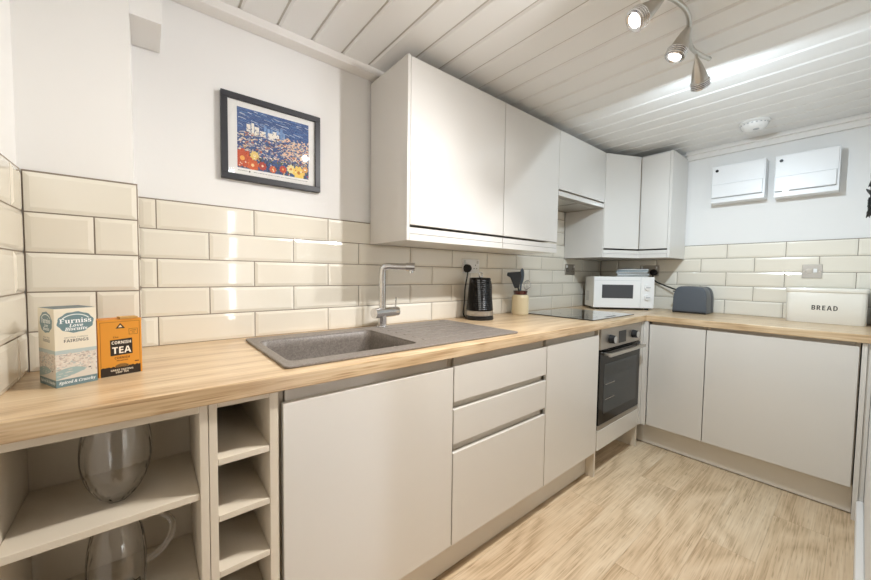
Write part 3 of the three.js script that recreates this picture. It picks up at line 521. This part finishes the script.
function socketPlate(name, label, at, turn, w, h, mat, kind) {
  const s = thing(name, label, 'socket', at, turn); s.userData.group = 'wall sockets';
  part(s, 'plate', new RoundedBoxGeometry(w, h, 0.006, 2, 0.002).translate(0, 0, 0.006), mat, true);
  const dark = M.blackMatt, w2 = (x, y, a, b, m) => new THREE.BoxGeometry(a, b, 0.001).translate(x, y, 0.0095);
  const cols = kind === 'double' ? [-w / 4, w / 4] : [0];
  if (kind === 'spur') {
    part(s, 'switch', new RoundedBoxGeometry(0.016, 0.024, 0.005, 1, 0.001).translate(0.014, 0.004, 0.01), M.whitePlastic, true);
    part(s, 'fuse_holder', new RoundedBoxGeometry(0.022, 0.03, 0.003, 1, 0.001).translate(-0.012, 0, 0.0095), M.nickel, true);
    for (const x of [-w / 2 + 0.01, w / 2 - 0.01]) part(s, 'screw', cyl([x, 0, 0.009], [x, 0, 0.0102], 0.0028, 0.0028, 12), M.chrome, true);
  } else for (const x of cols) {
    part(s, 'switch', new RoundedBoxGeometry(0.012, 0.02, 0.005, 1, 0.001).translate(x + 0.018 * Math.sign(x || 1), h / 2 - 0.018, 0.0105), kind === 'double' && mat === M.whitePlastic ? M.nickel : M.whitePlastic, true);
    part(s, 'pin_holes', join([w2(x, 0.006, 0.004, 0.009), w2(x - 0.011, -0.014, 0.008, 0.004), w2(x + 0.011, -0.014, 0.008, 0.004)]), dark, true);
  }
  return s;
}
socketPlate('wall_socket', 'white double socket behind the kettle plug', [1.512, 1.222, 0], 0, 0.146, 0.086, M.whitePlastic, 'double');
socketPlate('wall_socket', 'brushed steel socket left of the microwave over the hob', [2.667, 1.222, 0], 0, 0.146, 0.086, M.steel, 'double');
socketPlate('wall_socket', 'brushed steel socket behind the papers on the microwave', [L, 1.222, 0.41], -Math.PI / 2, 0.146, 0.086, M.steel, 'double');
socketPlate('fused_switch', 'brushed steel fused switch above the bread bin', [L, 1.219, 1.337], -Math.PI / 2, 0.088, 0.086, M.steel, 'spur');
{
  const p = thing('kettle_plug', 'black plug with lead hanging down behind the kettle', 'plug', [1.468, 1.2, 0.012], 0);
  part(p, 'plug_body', creased(lathe([[0, 0.03], [0.016, 0.03], [0.023, 0.02], [0.025, 0], [0, 0]], 24)).rotateX(Math.PI / 2).translate(1.468, 1.208, 0.012), M.blackMatt);
  part(p, 'lead', tube([[1.468, 1.19, 0.024], [1.468, 1.165, 0.022], [1.46, 1.1, 0.014], [1.455, 1.0, 0.012], [1.45, 0.93, 0.012], [1.455, 0.9145, 0.018]], 0.004, 40, 8), M.black);
}
// ---------------------------------------------------------------- utensil jar and utensils
{
  const jx = 1.89, jz = 0.098, j = thing('utensil_jar', 'cream stoneware jar with brown rim holding utensils', 'jar', [jx, WT, jz]);
  const cream = phy({ name: 'cream stoneware', color: 0xe3d3ae, roughness: 0.35, clearcoat: 0.4, clearcoatRoughness: 0.2 }), brown = phy({ name: 'brown glaze', color: 0x4a1512, roughness: 0.25, clearcoat: 0.6, clearcoatRoughness: 0.1 });
  part(j, 'body', creased(lathe([[0, 0], [0.052, 0], [0.055, 0.004], [0.0555, 0.11], [0.053, 0.124], [0.046, 0.132]], 44)), cream, true);
  part(j, 'rim', creased(lathe([[0.046, 0.132], [0.0435, 0.136], [0.045, 0.15], [0.047, 0.155], [0.045, 0.158], [0.04, 0.156], [0.039, 0.03], [0, 0.03]], 44)), brown, true);
  const at = (dx, dz) => [jx + dx, WT + 0.036, jz + dz];
  const s1 = thing('spatula', 'black slotted turner leaning left in the utensil jar', 'utensil', at(0.012, 0.014));
  part(s1, 'handle', cyl([0, 0, 0], [-0.066, 0.155, 0.004], 0.006, 0.005, 12), M.black, true);
  const blade = new THREE.Shape([V2(-0.012, 0), V2(0.016, 0), V2(0.04, 0.062), V2(0.036, 0.092), V2(-0.052, 0.096), V2(-0.058, 0.08), V2(-0.036, 0.066)]);
  part(s1, 'blade', new THREE.ExtrudeGeometry(blade, { depth: 0.004, bevelEnabled: true, bevelSize: 0.001, bevelThickness: 0.001, bevelSegments: 1 }).scale(1.1, 1.1, 1).rotateZ(0.12).rotateY(-0.3).translate(-0.08, 0.142, 0.004), M.black, true);
  const s2 = thing('spoon', 'blue grey slotted spoon standing upright in the utensil jar', 'utensil', at(0.0, -0.012));
  const slate = std({ name: 'slate blue nylon', color: 0x4f5f6f, roughness: 0.45 });
  part(s2, 'handle', cyl([0, 0, 0], [0.026, 0.17, -0.004], 0.006, 0.006, 12), slate, true);
  part(s2, 'bowl', new THREE.SphereGeometry(1, 20, 14).scale(0.025, 0.055, 0.008).rotateZ(-0.12).translate(0.031, 0.217, -0.004), slate, true);
  const s3 = thing('whisk', 'small wire whisk in the utensil jar', 'utensil', at(0.024, 0.006));
  part(s3, 'handle', cyl([0, 0, 0], [0.03, 0.125, 0.0], 0.005, 0.005, 12), M.chrome, true);
  for (let k = 0; k < 4; k++) { const a = k * Math.PI / 4, c = Math.cos(a) * 0.024, d = Math.sin(a) * 0.024; part(s3, 'wire', tube([[0.03, 0.122, 0], [0.038 + c, 0.15, d], [0.042 + c * 0.9, 0.175, d * 0.9], [0.044, 0.192, 0], [0.042 - c * 0.9, 0.175, -d * 0.9], [0.038 - c, 0.15, -d], [0.03, 0.122, 0]], 0.0013, 40, 6), M.chrome, true); }
}
// ---------------------------------------------------------------- microwave, papers, plug
{
  const w = 0.45, d = 0.22, h = 0.244, m = thing('microwave', 'white microwave with dark window standing across the corner', 'microwave', [2.693, WT, 0.199], -0.8);
  const white = M.whitePlastic, y0 = 0.015;
  part(m, 'body', new RoundedBoxGeometry(w, h, d - 0.02, 2, 0.006).translate(w / 2, y0 + h / 2, -(d + 0.02) / 2), white, true);
  const front = part(m, 'door', new RoundedBoxGeometry(w * 0.775, h, 0.018, 2, 0.004).translate(w * 0.3875, y0 + h / 2, -0.0095), white, true);
  part(front, 'window', new RoundedBoxGeometry(0.232, 0.106, 0.002, 1, 0.0008).translate(0.178, y0 + 0.128, 0.0), std({ name: 'dark mesh window', color: 0x4a4a4d, roughness: 0.3 }), true);
  part(front, 'door_line', new THREE.BoxGeometry(w * 0.775 - 0.006, 0.0016, 0.001).translate(w * 0.3875, y0 + 0.214, -0.0002), M.greyLine, true);
  const panel = part(m, 'control_panel', new RoundedBoxGeometry(w * 0.222, h, 0.018, 2, 0.004).translate(w * 0.888, y0 + h / 2, -0.0095), white, true);
  for (const y of [0.162, 0.085]) { const k = part(panel, 'dial', creased(cyl([w * 0.885, y0 + y, 0], [w * 0.885, y0 + y, 0.014], 0.024, 0.021, 32)), white, true); part(k, 'pointer', new THREE.BoxGeometry(0.03, 0.005, 0.006).translate(w * 0.885, y0 + y, 0.017), M.greyLine, true); }
  for (const [x, z] of [[0.04, -0.03], [w - 0.04, -0.03], [0.04, -d + 0.03], [w - 0.04, -d + 0.03]]) part(m, 'foot', cyl([x, 0, z], [x, y0 + 0.001, z], 0.014, 0.014, 16), M.black, true);
  part(m, 'base_pan', new THREE.BoxGeometry(w - 0.02, 0.006, d - 0.03).translate(w / 2, y0 - 0.001, -d / 2), M.black, true);
  for (let k = 0; k < 9; k++) part(m, 'vent_slot', new THREE.BoxGeometry(0.0012, 0.004, 0.07).translate(-0.0001, y0 + 0.05 + k * 0.009, -d + 0.075), M.greyLine, true);
  // booklets lying on top
  const tint = [0x2c4152, 0xdde3e7, 0x24323f, 0x8fa5b1, 0x3a5263];
  const lab = ['lowest booklet of the pile on the microwave', 'second booklet up in the pile on the microwave', 'middle booklet of the pile on the microwave', 'second booklet from the top of the microwave pile', 'topmost booklet of the pile on the microwave'];
  let y = WT + y0 + h + 0.0005; const c = Math.cos(-0.8), s = Math.sin(-0.8);
  for (let k = 0; k < 5; k++) {
    const lx = 0.325 + (rnd() - 0.5) * 0.01, lz = -0.1 + (rnd() - 0.5) * 0.01, t = k % 2 ? 0.01 : 0.0135;
    const b = thing('booklet', lab[k], 'booklet', [2.693 + lx * c + lz * s, y, 0.199 - lx * s + lz * c], -1.17 + (rnd() - 0.5) * 0.07, 'booklets on the microwave'); y += t + 0.0006;
    part(b, 'pages', new THREE.BoxGeometry(0.214, t - 0.003, 0.112).translate(0, t / 2, 0), std({ name: 'paper edge', color: 0xe9e7e1, roughness: 0.9 }), true);
    for (const yy of [0.0016, t - 0.0016]) part(b, 'cover', new RoundedBoxGeometry(0.22, 0.0032, 0.118, 1, 0.0005).translate(0, yy, 0), std({ name: 'booklet cover', color: tint[k], roughness: 0.4 }), true);
  }
  const p = thing('appliance_plug', 'black plug in the socket behind the microwave', 'plug', [L - 0.012, 1.2, 0.45]);
  part(p, 'plug_body', creased(lathe([[0, 0.032], [0.016, 0.032], [0.024, 0.02], [0.026, 0], [0, 0]], 24)).rotateZ(Math.PI / 2).translate(L - 0.012, 1.208, 0.446), M.blackMatt);
  part(p, 'lead', tube([[L - 0.035, 1.19, 0.446], [L - 0.025, 1.155, 0.45], [L - 0.03, 1.13, 0.475], [L - 0.05, 1.1, 0.55], [L - 0.085, 1.065, 0.655]], 0.0055, 40, 8), M.black);
}
// ---------------------------------------------------------------- toaster
{
  const t = thing('toaster', 'blue grey two slot toaster on the end worktop', 'toaster', [3.1, WT, 0.75]);
  const blue = std({ name: 'matt blue grey enamel', color: 0x565c64, roughness: 0.45 });
  const sec = new THREE.Shape(); const a = 0.104, hh = 0.188;                   // side outline in (z, y)
  sec.moveTo(-a, 0.008); sec.lineTo(a, 0.008); sec.lineTo(a - 0.001, 0.1); sec.quadraticCurveTo(a - 0.003, hh, a - 0.045, hh + 0.004); sec.quadraticCurveTo(0, hh + 0.009, -a + 0.045, hh + 0.004); sec.quadraticCurveTo(-a + 0.006, hh, -a + 0.002, 0.1); sec.lineTo(-a, 0.008);
  const shell = (x0, x1) => creased(new THREE.ExtrudeGeometry(sec, { depth: x1 - x0 - 0.024, bevelEnabled: true, bevelThickness: 0.012, bevelSize: 0.011, bevelOffset: -0.011, bevelSegments: 5, curveSegments: 14 }), 0.5).rotateY(Math.PI / 2).scale(1, 1, -1).translate(x0 + 0.012, 0, 0);
  const fix = (g) => { const n = g.index ? g.toNonIndexed() : g, p = n.attributes.position.array; for (let i = 0; i < p.length; i += 9) for (let k = 0; k < 3; k++) { const q = p[i + 3 + k]; p[i + 3 + k] = p[i + 6 + k]; p[i + 6 + k] = q; } n.computeVertexNormals(); return creased(mergeVertices((n.deleteAttribute('normal'), n.deleteAttribute('uv'), n)), 0.5); };
  part(t, 'front_shell', fix(shell(-0.1, 0.03)), blue, true); part(t, 'rear_shell', fix(shell(0.033, 0.1)), blue, true);
  part(t, 'slot_plate', new RoundedBoxGeometry(0.13, 0.004, 0.13, 1, 0.001).translate(0, hh + 0.0055, 0), M.steel, true);
  for (const x of [-0.03, 0.03]) part(t, 'slot', new THREE.BoxGeometry(0.026, 0.003, 0.115).translate(x, hh + 0.0066, 0), M.blackMatt, true);
  part(t, 'base', new RoundedBoxGeometry(0.196, 0.012, 0.204, 1, 0.003).translate(0, 0.006, 0), M.black, true);
  const lv = part(t, 'lever', new RoundedBoxGeometry(0.022, 0.008, 0.018, 1, 0.002).translate(-0.05, 0.155, -a - 0.003), M.black, true); lv.castShadow = true;
}
// ---------------------------------------------------------------- bread bin
{
  const b = thing('bread_bin', 'cream enamel bread bin with black BREAD lettering', 'bread bin', [3.113, WT, 1.405]);
  const enamel = phy({ name: 'cream enamel', color: 0xf0ebe0, roughness: 0.3, clearcoat: 0.6, clearcoatRoughness: 0.1 });
  const bin = (w, l, h, r) => { const s = roundRect(-w / 2, w / 2, -l / 2, l / 2, r); return s; };
  part(b, 'bin', creased(slab(bin(0.162, 0.322, 0, 0.03), 0.184, 0.184, 0.003), 0.6), enamel, true);
  part(b, 'lid', creased(slab(bin(0.174, 0.332, 0, 0.034), 0.207, 0.026, 0.006, 4), 0.6), enamel, true);
  const font = await new FontLoader().loadAsync('fonts/droid/droid_sans_bold.typeface.json');
  const ink = std({ name: 'charcoal lettering', color: 0x35332f, roughness: 0.5 }); let u = -0.05;
  for (const ch of 'BREAD') { const g = new TextGeometry(ch, { font, size: 0.0275, depth: 0.0006, curveSegments: 6, bevelEnabled: false }); g.computeBoundingBox(); const cw = g.boundingBox.max.x - g.boundingBox.min.x; g.translate(-g.boundingBox.min.x, 0, 0).scale(0.8, 1, 1); g.rotateY(-Math.PI / 2).translate(-0.0812, 0.078, u); part(b, 'letter', g, ink, true); u += cw * 0.8 + 0.0055; }
}
// ---------------------------------------------------------------- meter boxes and smoke alarm
function meterBox(label, z0, z1, y0, y1) {
  const b = thing('meter_box', label, 'fuse box', [L, y0, (z0 + z1) / 2], 0, 'white electric boxes'), xf = 3.125;
  const cover = phy({ name: 'white enamelled steel', color: 0xf2f3f4, roughness: 0.35, clearcoat: 0.3 });
  part(b, 'case', box(xf, L + PL, y0, y1, z0, z1, 0.002), cover);
  const lid = part(b, 'flap', box(xf - 0.016, xf - 0.0005, y0 + 0.036, y0 + 0.125, z0 + 0.006, z1 - 0.012, 0.002), cover);
  part(lid, 'flap_edge', box(xf - 0.014, xf - 0.001, y0 + 0.033, y0 + 0.0358, z0 + 0.006, z1 - 0.012, 0.0005), M.greyLine);
  part(b, 'upper_cover', box(xf - 0.006, xf - 0.0004, y0 + 0.127, y1 - 0.004, z0 + 0.004, z1 - 0.006, 0.0015), cover);
  part(b, 'lock', creased(cyl([xf - 0.0055, y1 - 0.035, z0 + 0.03], [xf - 0.011, y1 - 0.035, z0 + 0.03], 0.0095, 0.0085, 24)), M.black);
}
meterBox('white metal fuse box nearer the corner cabinet', 0.822, 1.107, 1.704, 1.963);
meterBox('white metal fuse box on the right, further from the corner cabinet', 1.15, 1.43, 1.695, 1.958);
{
  const s = thing('smoke_alarm', 'round white smoke alarm on the boarded ceiling', 'smoke alarm', [2.86, YC, 1.08]);
  part(s, 'base', creased(lathe([[0, -0.012], [0.07, -0.012], [0.074, -0.008], [0.074, 0.0]], 48)), M.whitePlastic, true);
  const c = part(s, 'cover', creased(lathe([[0, -0.05], [0.03, -0.05], [0.046, -0.047], [0.058, -0.038], [0.065, -0.024], [0.067, -0.0125]], 48)), M.whitePlastic, true);
  part(c, 'test_button', creased(lathe([[0, -0.053], [0.013, -0.0525], [0.015, -0.05], [0.015, -0.048]], 28)).translate(-0.02, 0.0, 0.012), M.greyLine, true);
  for (let k = 0; k < 20; k++) { const a = k / 20 * 6.283; part(c, 'vent', new THREE.BoxGeometry(0.009, 0.005, 0.002).rotateY(-a + Math.PI / 2).translate(Math.cos(a) * 0.0655, -0.0185, Math.sin(a) * 0.0655), M.greyLine, true); }
}
// ---------------------------------------------------------------- glass vessels on the shelves
{
  const glass = phy({ name: 'clear glass', color: 0xffffff, roughness: 0.02, transmission: 1, thickness: 0.003, ior: 1.48 });
  const shellProfile = (out, t) => { const inn = out.slice(1).map(([r, y]) => [Math.max(0, r - t), y + t * 0.3]).reverse(); return [...out, ...inn.slice(0, -1), [0, out[0][1] + 0.012]]; };
  const v = thing('glass_vase', 'round clear glass vase on the upper open shelf', 'vase', [-0.086, 0.664, 0.508]);
  const bowl = []; for (let i = 0; i <= 14; i++) { const t = i / 14; bowl.push([0.02 + 0.041 * Math.sin(Math.pow(Math.min(1, t * 1.02), 0.72) * 2.15), 0.003 + t * 0.168]); }
  part(v, 'bowl', creased(lathe(shellProfile([[0, 0], [0.018, 0], ...bowl], 0.0022), 56), 0.9), glass, true);
  const j = thing('glass_jug', 'clear glass jug with handle on the lower open shelf', 'jug', [-0.092, 0.427, 0.49]);
  const jb = []; for (let i = 0; i <= 12; i++) { const t = i / 12; jb.push([0.048 + 0.01 * Math.sin(t * 3.0) - 0.012 * t, 0.004 + t * 0.185]); }
  part(j, 'body', creased(lathe(shellProfile([[0, 0], [0.045, 0], ...jb], 0.0025), 56), 0.9), glass, true);
  part(j, 'handle', tube([[0.04, 0.165, 0.0], [0.075, 0.172, 0.012], [0.098, 0.15, 0.02], [0.098, 0.115, 0.02], [0.078, 0.08, 0.014], [0.052, 0.062, 0.004]], 0.0065, 40, 12), glass, true);
}
// ---------------------------------------------------------------- dark hanging on the right wall
{
  const w = thing('wall_wreath', 'dark leafy wreath with tan centre at the right edge', 'wreath', [2.86, 1.605, ZR - 0.024]);
  const leafM = std({ name: 'dark leaf', color: 0x1d1f1d, roughness: 0.6 }), tan = std({ name: 'tan wood', color: 0x8c7350, roughness: 0.7 });
  part(w, 'centre_disc', cyl([0, 0, 0.016], [0, 0, 0.0], 0.05, 0.05, 32), tan, true);
  part(w, 'ring', new THREE.TorusGeometry(0.075, 0.02, 10, 40), leafM, true);
  const leaf = new THREE.SphereGeometry(1, 8, 6).scale(0.012, 0.035, 0.004);
  for (let k = 0; k < 40; k++) { const a = k / 40 * 6.283; part(w, 'leaf', leaf.clone().rotateX((rnd() - 0.5) * 0.9).rotateZ(a - Math.PI / 2 + 0.6).translate(Math.cos(a) * 0.085, Math.sin(a) * 0.085, -0.022 + rnd() * 0.02), leafM, true); }
}
renderer.render(scene, camera);
